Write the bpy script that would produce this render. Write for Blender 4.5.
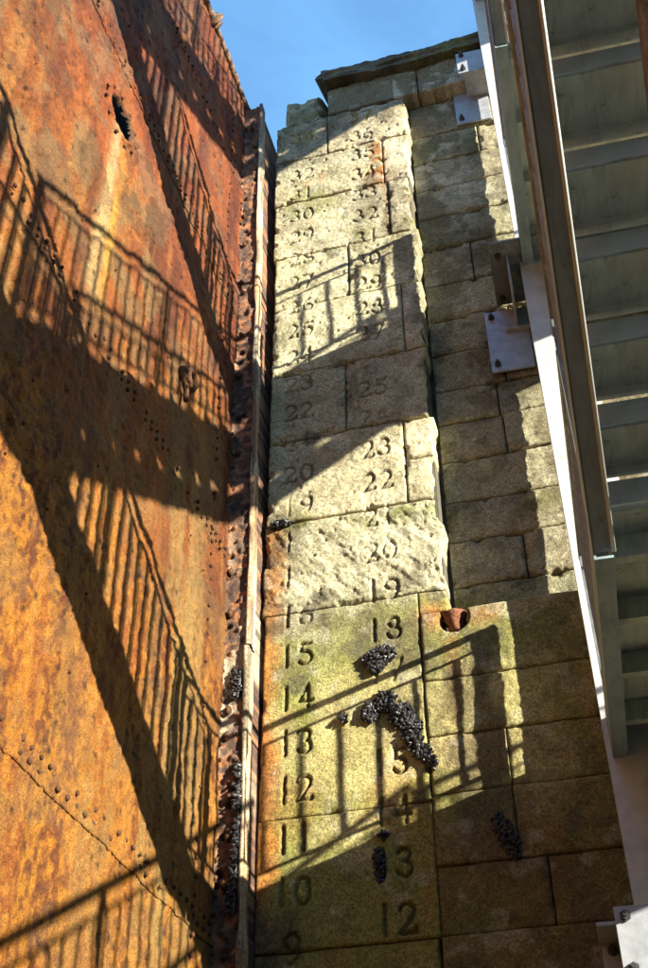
import bpy, math, random
import numpy as np
from mathutils import Matrix, Vector
R = math.radians
rng = random.Random(7)
for o in list(bpy.data.objects): bpy.data.objects.remove(o, do_unlink=True)
scn = bpy.context.scene
COL = scn.collection

# ------------------------------------------------------------------ camera
GROUND = -1.62                      # camera eye is the origin; the dock floor lies below it
PITCH, AZ, ROLL = 0.701265, 0.271273, -0.006243
cp, sp = math.cos(PITCH), math.sin(PITCH)
fw = Vector((-math.sin(AZ) * cp, math.cos(AZ) * cp, sp))
rt = Vector((math.cos(AZ), math.sin(AZ), 0)); up = rt.cross(fw)
c_, s_ = math.cos(ROLL), math.sin(ROLL)
rt2 = rt * c_ + up * s_; up2 = up * c_ - rt * s_
cam = bpy.data.objects.new('camera', bpy.data.cameras.new('camera'))
COL.objects.link(cam)
cam.data.sensor_fit = 'VERTICAL'; cam.data.sensor_height = 24.0
cam.data.lens = 24.0 * 1149.4 / 968.0
cam.data.clip_start = 0.02; cam.data.clip_end = 3000
mw = Matrix.Identity(4)
for i in range(3):
    mw[i][0] = rt2[i]; mw[i][1] = up2[i]; mw[i][2] = -fw[i]
cam.matrix_world = mw
scn.camera = cam

# ------------------------------------------------------------------ light
SK, SS = 1.994, 0.620               # sun travels along (-SK, 1, -SS)
sdir = Vector((-SK, 1, -SS)).normalized()
SUN_EL = math.asin(-sdir.z); SUN_ROT = math.atan2(-sdir.x, -sdir.y)
w = bpy.data.worlds.new('World'); scn.world = w; w.use_nodes = True
nt = w.node_tree; nt.nodes.clear()
sky = nt.nodes.new('ShaderNodeTexSky'); sky.sky_type = 'NISHITA'; sky.sun_disc = False
sky.sun_elevation = SUN_EL; sky.sun_rotation = SUN_ROT
sky.air_density = 1.0; sky.dust_density = 0.0; sky.ozone_density = 4.5
bg = nt.nodes.new('ShaderNodeBackground'); bg.inputs['Strength'].default_value = 0.12
wo = nt.nodes.new('ShaderNodeOutputWorld')
tcw = nt.nodes.new('ShaderNodeTexCoord'); mpw = nt.nodes.new('ShaderNodeMapping'); mpw.inputs['Scale'].default_value = (2.2, 2.2, 3.4)
nz = nt.nodes.new('ShaderNodeTexNoise'); nz.inputs['Scale'].default_value = 2.4; nz.inputs['Detail'].default_value = 7; nz.inputs['Roughness'].default_value = .55; nz.inputs['Distortion'].default_value = .8
rw = nt.nodes.new('ShaderNodeValToRGB'); rw.color_ramp.elements[0].position = .42; rw.color_ramp.elements[0].color = (.18,.18,.18,1); rw.color_ramp.elements[1].position = .78; rw.color_ramp.elements[1].color = (.42,.42,.42,1)
mxw = nt.nodes.new('ShaderNodeMix'); mxw.data_type = 'RGBA'; mxw.inputs['B'].default_value = (1.0, 2.5, 4.2, 1)     # thin high cloud over the whole dome
nt.links.new(tcw.outputs['Generated'], mpw.inputs[0]); nt.links.new(mpw.outputs[0], nz.inputs['Vector']); nt.links.new(nz.outputs[0], rw.inputs[0])
nt.links.new(rw.outputs[0], mxw.inputs['Factor']); nt.links.new(sky.outputs[0], mxw.inputs['A']); nt.links.new(mxw.outputs['Result'], bg.inputs[0]); nt.links.new(bg.outputs[0], wo.inputs[0])
sun = bpy.data.objects.new('sun', bpy.data.lights.new('sun', 'SUN')); COL.objects.link(sun)
sun.data.energy = 5.0; sun.data.angle = R(0.5); sun.data.color = (1.0, 0.93, 0.78)
sun.rotation_euler = sdir.to_track_quat('-Z', 'Y').to_euler()
scn.view_settings.view_transform = 'Standard'; scn.view_settings.look = 'None'
scn.view_settings.gamma = 1; scn.view_settings.exposure = 1.82
scn.view_settings.use_curve_mapping = False
scn.render.engine = 'CYCLES'

# ------------------------------------------------------------------ helpers
def tag(o, label=None, cat=None, group=None, kind=None):
    if label: o['label'] = label
    if cat: o['category'] = cat
    if group: o['group'] = group
    if kind: o['kind'] = kind
    return o
def empty(name, loc=(0, 0, 0), rz=0):
    o = bpy.data.objects.new(name, None); COL.objects.link(o)
    o.location = loc; o.rotation_euler = (0, 0, rz); o.empty_display_size = .2
    return o
def link(name, me, parent=None, loc=None):
    o = bpy.data.objects.new(name, me); COL.objects.link(o)
    if parent: o.parent = parent
    if loc: o.location = loc
    return o
def mesh_np(name, V, F, mat=None, col=None, smooth=False):
    """V (n,3), F (m,4 or 3) ints"""
    V = np.asarray(V, np.float32); F = np.asarray(F, np.int32)
    me = bpy.data.meshes.new(name)
    me.vertices.add(len(V)); me.vertices.foreach_set('co', V.ravel())
    k = F.shape[1]
    me.loops.add(F.size); me.loops.foreach_set('vertex_index', F.ravel())
    me.polygons.add(len(F))
    me.polygons.foreach_set('loop_start', np.arange(0, F.size, k, dtype=np.int32))
    me.polygons.foreach_set('use_smooth', np.full(len(F), smooth))
    me.update(calc_edges=True)
    if col is not None:
        a = me.color_attributes.new('col', 'FLOAT_COLOR', 'POINT')
        c4 = np.ones((len(V), 4), np.float32); c4[:, :3] = col
        a.data.foreach_set('color', c4.ravel())
    if mat: me.materials.append(mat)
    return me
class MB:
    def __init__(s): s.v = []; s.f = []
    def add(s, V, F):
        n = len(s.v); s.v += [tuple(v) for v in V]; s.f += [tuple(i + n for i in f) for f in F]; return s
    def box(s, a, b):
        (x0, y0, z0), (x1, y1, z1) = a, b
        return s.add([(x0,y0,z0),(x1,y0,z0),(x1,y1,z0),(x0,y1,z0),(x0,y0,z1),(x1,y0,z1),(x1,y1,z1),(x0,y1,z1)],
              [(0,3,2,1),(4,5,6,7),(0,1,5,4),(1,2,6,5),(2,3,7,6),(3,0,4,7)])
    def prism(s, A, B, hx, hz):
        """slanted bar in the YZ plane direction from A to B: width hx (x), height hz (z)"""
        A = Vector(A); B = Vector(B); V = []
        for P in (A, B):
            for dx, dz in ((-hx, -hz), (hx, -hz), (hx, hz), (-hx, hz)):
                V.append((P.x + dx, P.y, P.z + dz))
        return s.add(V, [(0,1,2,3),(7,6,5,4),(0,4,5,1),(1,5,6,2),(2,6,7,3),(3,7,4,0)])
    def tube(s, P, r, n=8):
        P = [Vector(p) for p in P]; V = []; F = []
        for i, p in enumerate(P):
            t = (P[min(i+1, len(P)-1)] - P[max(i-1, 0)]).normalized()
            a = t.orthogonal() if abs(t.x) > .9 else t.cross(Vector((1,0,0)))
            a.normalize(); b = t.cross(a)
            for j in range(n):
                th = 2*math.pi*j/n; V.append(p + a*(r*math.cos(th)) + b*(r*math.sin(th)))
        for i in range(len(P)-1):
            for j in range(n):
                k = (j+1) % n; F.append((i*n+j, (i+1)*n+j, (i+1)*n+k, i*n+k))
        F.append(tuple(range(n))); F.append(tuple((len(P)-1)*n + j for j in reversed(range(n))))
        return s.add(V, F)
    def blob(s, c, rx, ry, rz, seg=8, rings=5, rot=None, jit=0, rnd=None):
        V = []; F = []
        for i in range(rings+1):
            ph = math.pi*i/rings
            for j in range(seg):
                th = 2*math.pi*j/seg; q = 1 + (rnd.uniform(-jit, jit) if rnd else 0)
                v = Vector((rx*math.sin(ph)*math.cos(th)*q, ry*math.sin(ph)*math.sin(th)*q, rz*math.cos(ph)*q))
                if rot: v = rot @ v
                V.append(v + Vector(c))
        for i in range(rings):
            for j in range(seg):
                k = (j+1) % seg; F.append((i*seg+j, (i+1)*seg+j, (i+1)*seg+k, i*seg+k))
        return s.add(V, F)
    def mesh(s, name, mat, smooth=False):
        me = bpy.data.meshes.new(name); me.from_pydata(s.v, [], s.f); me.validate()
        me.materials.append(mat)
        if smooth:
            for p in me.polygons: p.use_smooth = True
        me.update(); return me
    def build(s, name, mat, parent=None, smooth=False, loc=None, bevel=0):
        o = link(name, s.mesh(name, mat, smooth), parent, loc)
        if bevel:
            b = o.modifiers.new('bevel', 'BEVEL'); b.width = bevel; b.segments = 2; b.limit_method = 'ANGLE'
        return o

# numpy value/gradient noise
def _h(ix, iy, seed):
    n = (ix.astype(np.int64)*374761393 + iy.astype(np.int64)*668265263 + seed*1442695041) & 0xffffffff
    n = ((n ^ (n >> 13))*1274126177) & 0xffffffff
    n = ((n ^ (n >> 16))*2246822519) & 0xffffffff
    return ((n ^ (n >> 15)) & 0xffffff)/float(0xffffff)
def vn(x, y, seed=0):
    ix = np.floor(x); iy = np.floor(y); fx = x-ix; fy = y-iy
    ix = ix.astype(np.int64); iy = iy.astype(np.int64)
    ux = fx*fx*fx*(fx*(fx*6-15)+10); uy = fy*fy*fy*(fy*(fy*6-15)+10)
    a = _h(ix, iy, seed); b = _h(ix+1, iy, seed); c = _h(ix, iy+1, seed); d = _h(ix+1, iy+1, seed)
    return (a*(1-ux)+b*ux)*(1-uy) + (c*(1-ux)+d*ux)*uy
def fbm(x, y, sc, oct=4, seed=0, sx=1, sy=1, gain=.5):
    t = 0; amp = 1; tot = 0; f = sc
    for i in range(oct):
        t = t + amp*vn(x*f*sx + 17.3*i, y*f*sy - 9.1*i, seed+i); tot += amp; amp *= gain; f *= 2.03
    return t/tot
def cell(x, y, sc, seed=0):
    """distance to nearest jittered point and its id value"""
    X = x*sc; Y = y*sc; ix = np.floor(X); iy = np.floor(Y)
    best = np.full(x.shape, 9.); idv = np.zeros(x.shape)
    for dx in (-1, 0, 1):
        for dy in (-1, 0, 1):
            cx = (ix+dx).astype(np.int64); cy = (iy+dy).astype(np.int64)
            px = cx + _h(cx, cy, seed); py = cy + _h(cx, cy, seed+5)
            d = np.hypot(X-px, Y-py); m = d < best
            best = np.where(m, d, best); idv = np.where(m, _h(cx, cy, seed+9), idv)
    return best, idv
def sst(a, b, x):
    t = np.clip((x-a)/(b-a), 0, 1); return t*t*(3-2*t)
def mix(a, b, t):
    a = np.asarray(a, float); b = np.asarray(b, float); t = np.asarray(t)[..., None]
    return a*(1-t) + b*t
def gauss(x, z, cx, cz, rx, rz): return np.exp(-(((x-cx)/rx)**2 + ((z-cz)/rz)**2))

# ------------------------------------------------------------------ materials
def newmat(name):
    m = bpy.data.materials.new(name); m.use_nodes = True
    N = m.node_tree.nodes; L = m.node_tree.links
    return m, N, L, N['Principled BSDF']
def noise(N, L, sc, det=6, rough=.6, dist=0, vec=None, scale3=None):
    t = N.new('ShaderNodeTexNoise'); t.inputs['Scale'].default_value = sc
    t.inputs['Detail'].default_value = det; t.inputs['Roughness'].default_value = rough
    t.inputs['Distortion'].default_value = dist
    tc = N.new('ShaderNodeTexCoord')
    if scale3:
        mp = N.new('ShaderNodeMapping'); mp.inputs['Scale'].default_value = scale3
        L.new(tc.outputs['Object'], mp.inputs['Vector']); L.new(mp.outputs[0], t.inputs['Vector'])
    else: L.new(tc.outputs['Object'], t.inputs['Vector'])
    return t
def ramp(N, L, src, stops):
    r = N.new('ShaderNodeValToRGB'); e = r.color_ramp.elements
    while len(e) > 1: e.remove(e[-1])
    e[0].position = stops[0][0]; e[0].color = (*stops[0][1], 1)
    for p, c in stops[1:]:
        k = e.new(p); k.color = (*c, 1)
    L.new(src, r.inputs[0]); return r
def mulc(N, L, a, b, fac=1, mode='MULTIPLY'):
    m = N.new('ShaderNodeMix'); m.data_type = 'RGBA'; m.blend_type = mode
    m.inputs['Factor'].default_value = fac
    L.new(a, m.inputs['A']); L.new(b, m.inputs['B']); return m.outputs['Result']
def bump(N, L, bsdf, srcs, dist=.01):
    prev = None
    for s, st in srcs:
        b = N.new('ShaderNodeBump'); b.inputs['Strength'].default_value = st; b.inputs['Distance'].default_value = dist
        L.new(s, b.inputs['Height'])
        if prev: L.new(prev.outputs[0], b.inputs['Normal'])
        prev = b
    L.new(prev.outputs[0], bsdf.inputs['Normal'])
g3 = lambda v: (v, v, v)
def attr_mat(name, speck, rough, bsc, bst, lo=.45, hi=1.5):
    m, N, L, B = newmat(name)
    a = N.new('ShaderNodeAttribute'); a.attribute_name = 'col'
    n1 = noise(N, L, speck, 6, .8); r1 = ramp(N, L, n1.outputs[0], [(.28, g3(lo)), (.5, g3(1.0)), (.72, g3(hi))])
    n2 = noise(N, L, speck*3.2, 2, .6); r2 = ramp(N, L, n2.outputs[0], [(.33, g3(.5)), (.5, g3(1)), (.66, g3(1.4))])
    c = mulc(N, L, mulc(N, L, a.outputs['Color'], r1.outputs[0]), r2.outputs[0])
    L.new(c, B.inputs['Base Color']); B.inputs['Roughness'].default_value = rough
    B.inputs['Specular IOR Level'].default_value = .3
    n3 = noise(N, L, bsc, 5, .65); n4 = noise(N, L, bsc*4.3, 3, .6)
    bump(N, L, B, [(n3.outputs[0], bst), (n4.outputs[0], bst*.7)], .012)
    return m
M = {}
M['stone'] = attr_mat('stone', 34, .92, 60, .9)
M['rust'] = attr_mat('rusted_iron', 46, .8, 48, .95, .62, 1.3)
M['timber'] = attr_mat('weathered_timber', 30, .85, 60, .5)
def flat(name, stops, nsc=8, rough=.6, metal=0, det=6, bst=0, bsc=60, scale3=None, spec=.5):
    m, N, L, B = newmat(name)
    n = noise(N, L, nsc, det, .65, .3, scale3=scale3)
    r = ramp(N, L, n.outputs[0], stops); L.new(r.outputs[0], B.inputs['Base Color'])
    B.inputs['Roughness'].default_value = rough; B.inputs['Metallic'].default_value = metal
    B.inputs['Specular IOR Level'].default_value = spec
    if bst:
        n2 = noise(N, L, bsc, 5, .6); bump(N, L, B, [(n2.outputs[0], bst)], .008)
    return m
M['galv'] = flat('galvanised_steel', [(.3, (.40,.41,.40)), (.5, (.50,.51,.49)), (.7, (.58,.58,.55))], 9, .55, .25, bst=.08)
def worn(name, base, rough):
    m, N, L, B = newmat(name)
    n1 = noise(N, L, 4, 7, .7, .4); r1 = ramp(N, L, n1.outputs[0], [(.25, tuple(v*.72 for v in base)), (.5, base), (.75, tuple(min(1, v*1.18) for v in base))])
    n2 = noise(N, L, 1.0, 6, .7, .6, scale3=(14, 2.5, 5)); r2 = ramp(N, L, n2.outputs[0], [(.3, g3(.62)), (.5, g3(.95)), (.7, g3(1.1))])
    c = mulc(N, L, r1.outputs[0], r2.outputs[0])
    n3 = noise(N, L, 11, 8, .75); r3 = ramp(N, L, n3.outputs[0], [(.60, g3(0)), (.68, g3(.65)), (.8, g3(.9))])
    mx = N.new('ShaderNodeMix'); mx.data_type = 'RGBA'; mx.inputs['B'].default_value = (.20,.10,.045,1)
    L.new(r3.outputs[0], mx.inputs['Factor']); L.new(c, mx.inputs['A']); L.new(mx.outputs['Result'], B.inputs['Base Color'])
    B.inputs['Roughness'].default_value = rough
    n4 = noise(N, L, 55, 5, .6); bump(N, L, B, [(n4.outputs[0], .2)], .006)
    return m
M['soffit'] = worn('dirty_galvanised_plate', (.58,.59,.50), .7)
M['stringer'] = worn('stringer_steel', (.24,.32,.36), .55)
M['brown'] = flat('rusty_steel', [(.3, (.16,.085,.045)), (.5, (.24,.14,.08)), (.7, (.30,.20,.13))], 14, .6, .1, bst=.2)
M['rail'] = flat('rail_steel', [(.3, (.10,.115,.12)), (.5, (.17,.19,.20)), (.7, (.29,.31,.32))], 12, .4, .2)
M['rivet'] = flat('rusted_rivet', [(.3, (.035,.018,.012)), (.55, (.085,.042,.022)), (.75, (.16,.085,.045))], 20, .9, 0, spec=.1)
M['bracket'] = flat('galvanised_bracket', [(.3, (.25,.27,.30)), (.5, (.34,.36,.39)), (.7, (.42,.44,.46))], 11, .5, .3, bst=.1)
M['riser'] = flat('zinc_riser', [(.3, (.52,.56,.60)), (.5, (.66,.70,.74)), (.7, (.76,.79,.82))], 9, .45, .1, bst=.08)
M['bolt'] = flat('bolt_steel', [(.3, (.05,.045,.045)), (.7, (.12,.11,.11))], 30, .5, .6)
M['black'] = flat('mussel_shell', [(.3, (.012,.011,.012)), (.55, (.022,.02,.021)), (.72, (.045,.04,.036)), (.84, (.20,.18,.15))], 40, .45, 0, bst=.2)
M['rustpin'] = flat('rusted_pin', [(.3, (.05,.02,.012)), (.52, (.17,.06,.025)), (.75, (.34,.17,.07))], 22, .9, 0, bst=.5)
M['floor'] = flat('dock_floor_silt', [(.3, (.06,.05,.035)), (.55, (.10,.085,.055)), (.75, (.14,.12,.08))], 1.3, .85, 0, bst=.3, bsc=9)
M['basin'] = flat('basin_stone', [(.3, (.14,.12,.08)), (.55, (.22,.19,.13)), (.75, (.30,.27,.19))], 2.5, .9, 0, bst=.5, bsc=12)
M['mortar'] = flat('mortar', [(.3, (.05,.045,.03)), (.6, (.10,.09,.06)), (.8, (.18,.16,.11))], 9, .95, 0, bst=.5, bsc=60)

# ------------------------------------------------------------------ dock floor
W = 6.012                                    # face of the numbered stone pier
s = 1500
fl = MB().add([(-s,-s,GROUND),(s,-s,GROUND),(s,s,GROUND),(-s,s,GROUND)], [(0,1,2,3)]).build('dock_floor', M['floor'])
tag(fl, kind='structure')

# ------------------------------------------------------------------ carved numerals (stroke distance field)
FT = .3048; NC = 2.2262; XL, XR, OFF = -1.8676, -1.2887, 2.6793
def arc(cx, cy, rx, ry, a0, a1, n=14):
    return [(cx+rx*math.cos(R(a0+(a1-a0)*i/n)), cy+ry*math.sin(R(a0+(a1-a0)*i/n))) for i in range(n+1)]
DG = {
 '0': [arc(.3,.5,.26,.48,0,360,24)],
 '1': [[(.3,0),(.3,1)]],
 '2': [arc(.28,.72,.25,.26,165,-35)+[(.05,.03)], [(.03,.03),(.58,.05)], [(.58,.05),(.58,.16)]],
 '3': [arc(.27,.76,.22,.22,160,-80)+arc(.27,.28,.27,.27,80,-160)],
 '4': [[(.42,0),(.42,1),(.02,.3),(.6,.3)]],
 '5': [[(.54,.97),(.14,.97),(.1,.58)]+arc(.27,.31,.28,.30,110,-150)],
 '6': [arc(.42,.42,.38,.56,95,180)+arc(.3,.28,.25,.27,180,540,20)],
 '7': [[(.03,.95),(.56,.95),(.2,0)]],
 '8': [arc(.3,.75,.2,.22,-90,270,18), arc(.3,.26,.26,.27,90,450,18)],
 '9': [arc(.3,.71,.25,.27,0,360,20)+arc(.18,.6,.37,.56,0,-80)],
}
SEGS = []   # (x0,z0,x1,z1, halfwidth, depth, paint, colour id)
def numeral(txt, cx, cz, clarity, paint, yellow=0):
    h = .158; wdt = .095; gap = .028
    tot = len(txt)*wdt + (len(txt)-1)*gap; x = cx - tot/2
    for i, ch in enumerate(txt):
        q = clarity if not isinstance(clarity, (tuple, list)) else clarity[i]
        for pl in DG[ch]:
            for (a, b), (c, d) in zip(pl[:-1], pl[1:]):
                SEGS.append((x+a*wdt/.6, cz-h/2+b*h, x+c*wdt/.6, cz-h/2+d*h, 0.0115 if cz < 4.3 else .0100, (.024 if cz < 4.3 else .02)*q, paint*q, yellow))
        x += wdt + gap
LQ = {9:.9,10:.9,11:1,12:1,13:1,14:1,15:.9,16:(1,.55),17:(.8,.0),18:(.8,.05),19:(.35,.8),20:.9,21:.5,22:.9,23:.8,24:.9,25:.9,26:.8,27:.8,28:.6,29:.8,30:.8,31:.6,32:.9,33:.1,34:.9,35:.8}
for n, q in LQ.items():
    numeral(str(n), XL, (n-NC)*FT, q, .5 if n < 17 else (.45 if n < 33 else .9), 1 if n >= 33 else 0)
RQ = {12:1,13:1,14:.9,15:1,16:.5,17:.5,18:.9,19:.9,20:.6,21:.6,22:1,23:.9,24:.6,25:.8,26:.3,27:.8,28:.9,29:1,30:.8,31:.6,32:1,33:.7,34:.9,35:.9,36:.8,37:.9}
for n, q in RQ.items():
    numeral(str(n), XR, (n-OFF-NC)*FT, q, .6 if n < 16 else (.48 if n < 37 else .9), 1 if n >= 37 else 0)
SEGS = np.array(SEGS)
def carve(x, z):
    dep = np.zeros(x.shape); paint = np.zeros(x.shape); yel = np.zeros(x.shape)
    lo, hi = x.min()-.03, x.max()+.03; zl, zh = z.min()-.03, z.max()+.03
    jx = x + (fbm(x, z, 28, 3, 71)-.5)*.012; jz = z + (fbm(x, z, 28, 3, 72)-.5)*.012
    wear = fbm(x, z, 16, 3, 73)
    for x0, z0, x1, z1, hw, d, pt, ye in SEGS:
        if max(x0, x1) < lo or min(x0, x1) > hi or max(z0, z1) < zl or min(z0, z1) > zh: continue
        m = (np.abs(x-(x0+x1)/2) < abs(x1-x0)/2+.05) & (np.abs(z-(z0+z1)/2) < abs(z1-z0)/2+.05)
        if not m.any(): continue
        px, pz = jx[m], jz[m]; dx, dz = x1-x0, z1-z0
        t = np.clip(((px-x0)*dx+(pz-z0)*dz)/(dx*dx+dz*dz+1e-9), 0, 1)
        dd = np.hypot(px-x0-t*dx, pz-z0-t*dz)
        k = 1 - sst(hw*.55, hw*1.25, dd)
        k2 = k*np.clip(1.7-wear[m]*1.3, 0, 1)
        dep[m] = np.maximum(dep[m], k*d); paint[m] = np.maximum(paint[m], k2*pt)
        yel[m] = np.maximum(yel[m], k*ye*pt)
    return dep, paint, yel

# ------------------------------------------------------------------ stone blocks
JL = [10.44, 9.93, 9.32, 8.66, 7.90, 7.24, 6.46, 5.74, 4.97, 4.22, 2.80, 2.05, 1.25, .5, -.35, -1.0, GROUND]
JR = [10.42, 9.98, 9.46, 9.05, 8.63, 8.22, 7.80, 7.34, 6.93, 6.52, 6.12, 5.79, 5.42, 5.04, 4.70, 4.33, 4.05, 3.56, 3.19, 2.83, 2.42, 2.05, 1.6, 1.15, .7, .25, -.2, -.65, -1.15, GROUND]
XE = -.86; REC = .18
MUS = [(-1.34,3.78,.16,.14),(-1.42,3.33,.16,.17),(-1.25,3.22,.17,.18),(-1.08,3.04,.14,.14)]
def stone_col(x, z, sec):
    big = fbm(x, z, 1.3, 4, 11); med = fbm(x, z, 6, 4, 12); fine = fbm(x, z, 30, 3, 13)
    c = mix((.46,.42,.285), (.64,.60,.44), sst(.35,.65,big*.6+med*.4))
    low = sst(4.3, 3.7, z + (med-.5)*.5)
    c = mix(c, mix((.40,.345,.12), (.56,.50,.20), med), low*.8)
    # tide-line algae, thickest under the ledges
    alg = np.exp(-((z-3.95)/.28)**2)*sst(.35,.7,fbm(x,z,3.2,4,21)+.12) + .8*np.exp(-((z-4.93)/.12)**2)*sst(.42,.62,fbm(x,z,7,3,22))
    alg += .7*np.exp(-((z-7.95)/.12)**2)*sst(.5,.65,fbm(x,z,6,3,23)) + .55*np.exp(-((z-2.82)/.1)**2)*sst(.45,.62,fbm(x,z,7,3,24))
    alg += .55*sst(.58,.72,fbm(x,z,2.2,4,25))*sst(7.,9.,z)*(x<-1.2) + .85*sst(.40,.60,fbm(x,z,2.0,5,26,1,.6,.6))*low
    alg += .8*gauss(x,z,-.70,2.93,.12,.22) + .7*sst(.45,.62,fbm(x,z,3,4,27,1,.6))*sst(2.95,2.6,z) + .6*gauss(x,z,-.8,1.95,.35,.18)*sst(.4,.55,fbm(x,z,8,4,28))
    c = mix(c, (.20,.215,.05), np.clip(alg, 0, .78))
    # iron stain washed from the gate side and under fittings
    rs = sst(-1.90,-2.06,x + (med-.5)*.16)*(sst(4.98,4.9,z)*sst(1.5,2.3,z))*(.75 + .4*fine)
    rs += .9*gauss(x,z,-.98,4.02,.09,.10) + .7*gauss(x,z,-.66,3.98,.14,.07) + .55*gauss(x,z,-.86,3.55,.05,.42)*sst(.3,.6,fbm(x,z,5,3,31,1,.2))
    rs += 1.3*(gauss(x,z,-1.145,9.14,.065,.17)+gauss(x,z,-1.15,8.78,.10,.15))*sst(.25,.45,fbm(x,z,13,3,32)) + .7*gauss(x,z,-1.74,8.93,.09,.10)*sst(.35,.55,fbm(x,z,12,3,33))
    rs += .5*gauss(x,z,-1.10,8.35,.02,.35) + .25*sst(.55,.75,fbm(x,z,2.5,4,34,1,.5))*low
    c = mix(c, mix((.36,.10,.025), (.55,.27,.06), fine), np.clip(rs, 0, .92))
    # random grime, then further darkening
    dk = .55*sst(.55,.75,fbm(x,z,2.6,5,41,1,.55)) + .25*sst(.5,.7,fbm(x,z,9,4,42))
    if sec != 'L': dk = dk + np.where(z > 4.05, .48, .18) + .32*sst(3.0,2.5,z)  # right courses coloured darker, more so low down, to deepen their shade
    dk = dk + .35*gauss(x,z,-.64,2.5,.10,.18) + .4*sst(9.1,9.6,z + (x+1.3)*-.3 + (med-.5)*.5) + .35*gauss(x,z,-1.9,3.80,.10,.08)  # dark patches, and darker towards the wall top
    c = mix(c, (.105,.085,.055), np.clip(dk, 0, .8))
    # lime bloom
    wb = .6*sst(.60,.72,fbm(x,z,4,5,51))*sst(7.2,9,z)*(x>-.95) + .25*sst(.62,.74,fbm(x,z,8,4,52))
    c = mix(c, (.62,.60,.52), np.clip(wb, 0, .6))
    lich, idv = cell(x, z, 3.2, 61)
    c = mix(c, (.09,.085,.065), .55*(sst(.26,.18,lich + (fine-.5)*.2))*(idv > .86))
    return c*np.array([.94,.92,.81])
def stone_h(x, z, sec, seed):
    """relief towards the camera, metres"""
    h = (fbm(x,z,2.2,3,101)-.5)*.022 + (fbm(x,z,11,4,102)-.5)*.016 + (fbm(x,z,42,3,103)-.5)*.010
    if sec != 'L': h = h + (fbm(x,z,5,4,104)-.5)*.022*(.4+.6*sst(4.,4.4,z))
    else:
        up_ = sst(4.0, 4.4, z); h = h*(.45 + .55*up_) + (fbm(x,z,5,4,105)-.5)*.016*up_
        # spalled course with slanting tool marks
        sp_ = sst(4.16,4.3,z)*sst(5.0,4.86,z)
        u = x*.75 + z*.66
        h = h + sp_*((fbm(u, x*.66-z*.75, 6, 6, 106, 1.9, .5, .58)-.55)*.026 - .006*sst(.48,.42,fbm(u,x*.66-z*.75,7,5,108,2,.6,.6)))
        pit, idv = cell(x, z, 14, 107)
        h = h - .012*sst(.30,.10,pit)*(idv > .90)*up_
    return h
def block_mesh(name, x0, x1, z0, z1, yf, sec, res, seed, depth=.3, rr=.022, digits=False):
    g = .0035 if z1 < 4.3 else .005
    if rr < .05: rr = .006 if z1 < 4.3 else .009
    xa, xb, za, zb = x0+g, x1-g, z0+g, z1-g
    nx = max(2, int(round((xb-xa)/res))); nz = max(2, int(round((zb-za)/res)))
    X, Z = np.meshgrid(np.linspace(xa, xb, nx+1), np.linspace(za, zb, nz+1))
    h = stone_h(X, Z, sec, seed) + (_h(np.array([seed]), np.array([3]), 5)[0]-.5)*.02
    n_ = fbm(X, Z, 9, 3, 120)
    de = np.minimum(np.minimum(X-xa, xb-X), np.minimum(Z-za, zb-Z))
    rad = rr*(.5 + 1.6*n_*n_*2)
    h = h - rad*.9*(1 - sst(0, 1, np.sqrt(np.clip(de/rad, 0, 1))))
    # chipped arrises
    h = h - (.008 if z1 < 4.3 else .03)*sst(.06, .0, de)*sst(.60,.74,fbm(X,Z,9,3,121))
    tv = np.array([_h(np.array([seed]), np.array([k]), 8)[0] for k in range(3)])
    col = stone_col(X, Z, sec)*(.86 + .26*tv[0] + .05*(tv-.5)) if rr < .05 else stone_col(X, Z, sec)
    if digits:
        dep, pt, ye = carve(X, Z); h = h - dep
        col = mix(col, (.045,.038,.028), np.clip(pt*(1-ye), 0, 1)); col = mix(col, (.50,.34,.05), np.clip(ye*1.1, 0, 1))
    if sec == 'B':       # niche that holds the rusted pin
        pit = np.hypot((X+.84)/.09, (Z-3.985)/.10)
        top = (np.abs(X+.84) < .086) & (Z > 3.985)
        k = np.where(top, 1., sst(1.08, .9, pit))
        h = h - .19*k; col = mix(col, (.035,.03,.022), k)  # inside coloured dark to stand for the hollow's shade
    Y = yf - h
    if z0 > 4.0 and abs(x1-XE) < .03:
        X = X + (fbm(Z*0+seed*.01, Z, 7, 4, 130)-.55)*.09*sst(.16, 0, x1-X)
    # wobble of the block edge itself
    V = np.stack([X, Y, Z], -1).reshape(-1, 3); C = col.reshape(-1, 3)
    idx = np.arange((nx+1)*(nz+1)).reshape(nz+1, nx+1)
    F = np.stack([idx[:-1,:-1], idx[:-1,1:], idx[1:,1:], idx[1:,:-1]], -1).reshape(-1, 4)
    ring = np.concatenate([idx[0,:], idx[1:,-1], idx[-1,-2::-1], idx[-2:0:-1,0]])
    B = V[ring].copy(); B[:,1] = yf + depth
    nb = len(V); V = np.concatenate([V, B]); C = np.concatenate([C, C[ring]*.8])
    k = np.arange(len(ring)); k2 = (k+1) % len(ring)
    F2 = np.stack([ring[k], nb+k, nb+k2, ring[k2]], -1)
    F = np.concatenate([F, F2])
    return mesh_np(name, V, F, M['stone'], C, True)
wall = empty('dock_wall', (-.9, W, GROUND))
tag(wall, 'old stone dock wall with carved depth numerals, beside the rusty gate', 'wall')
WO = Vector((-.9, W, GROUND))
def stone(x0, x1, z0, z1, yf, sec, res, digits=False, depth=.3, rr=.022):
    me = block_mesh('stone_block', x0, x1, z0, z1, yf, sec, res, rng.randrange(9999), depth, rr, digits)
    return link('stone_block', me, wall, -WO)
LSPLIT = {0:[-1.66], 1:[-1.62], 2:[-1.10], 3:[-1.07], 4:[-1.45], 5:[-1.02], 6:[-1.5], 7:[-1.08], 8:[], 9:[], 10:[], 11:[], 12:[-1.5]}
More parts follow.
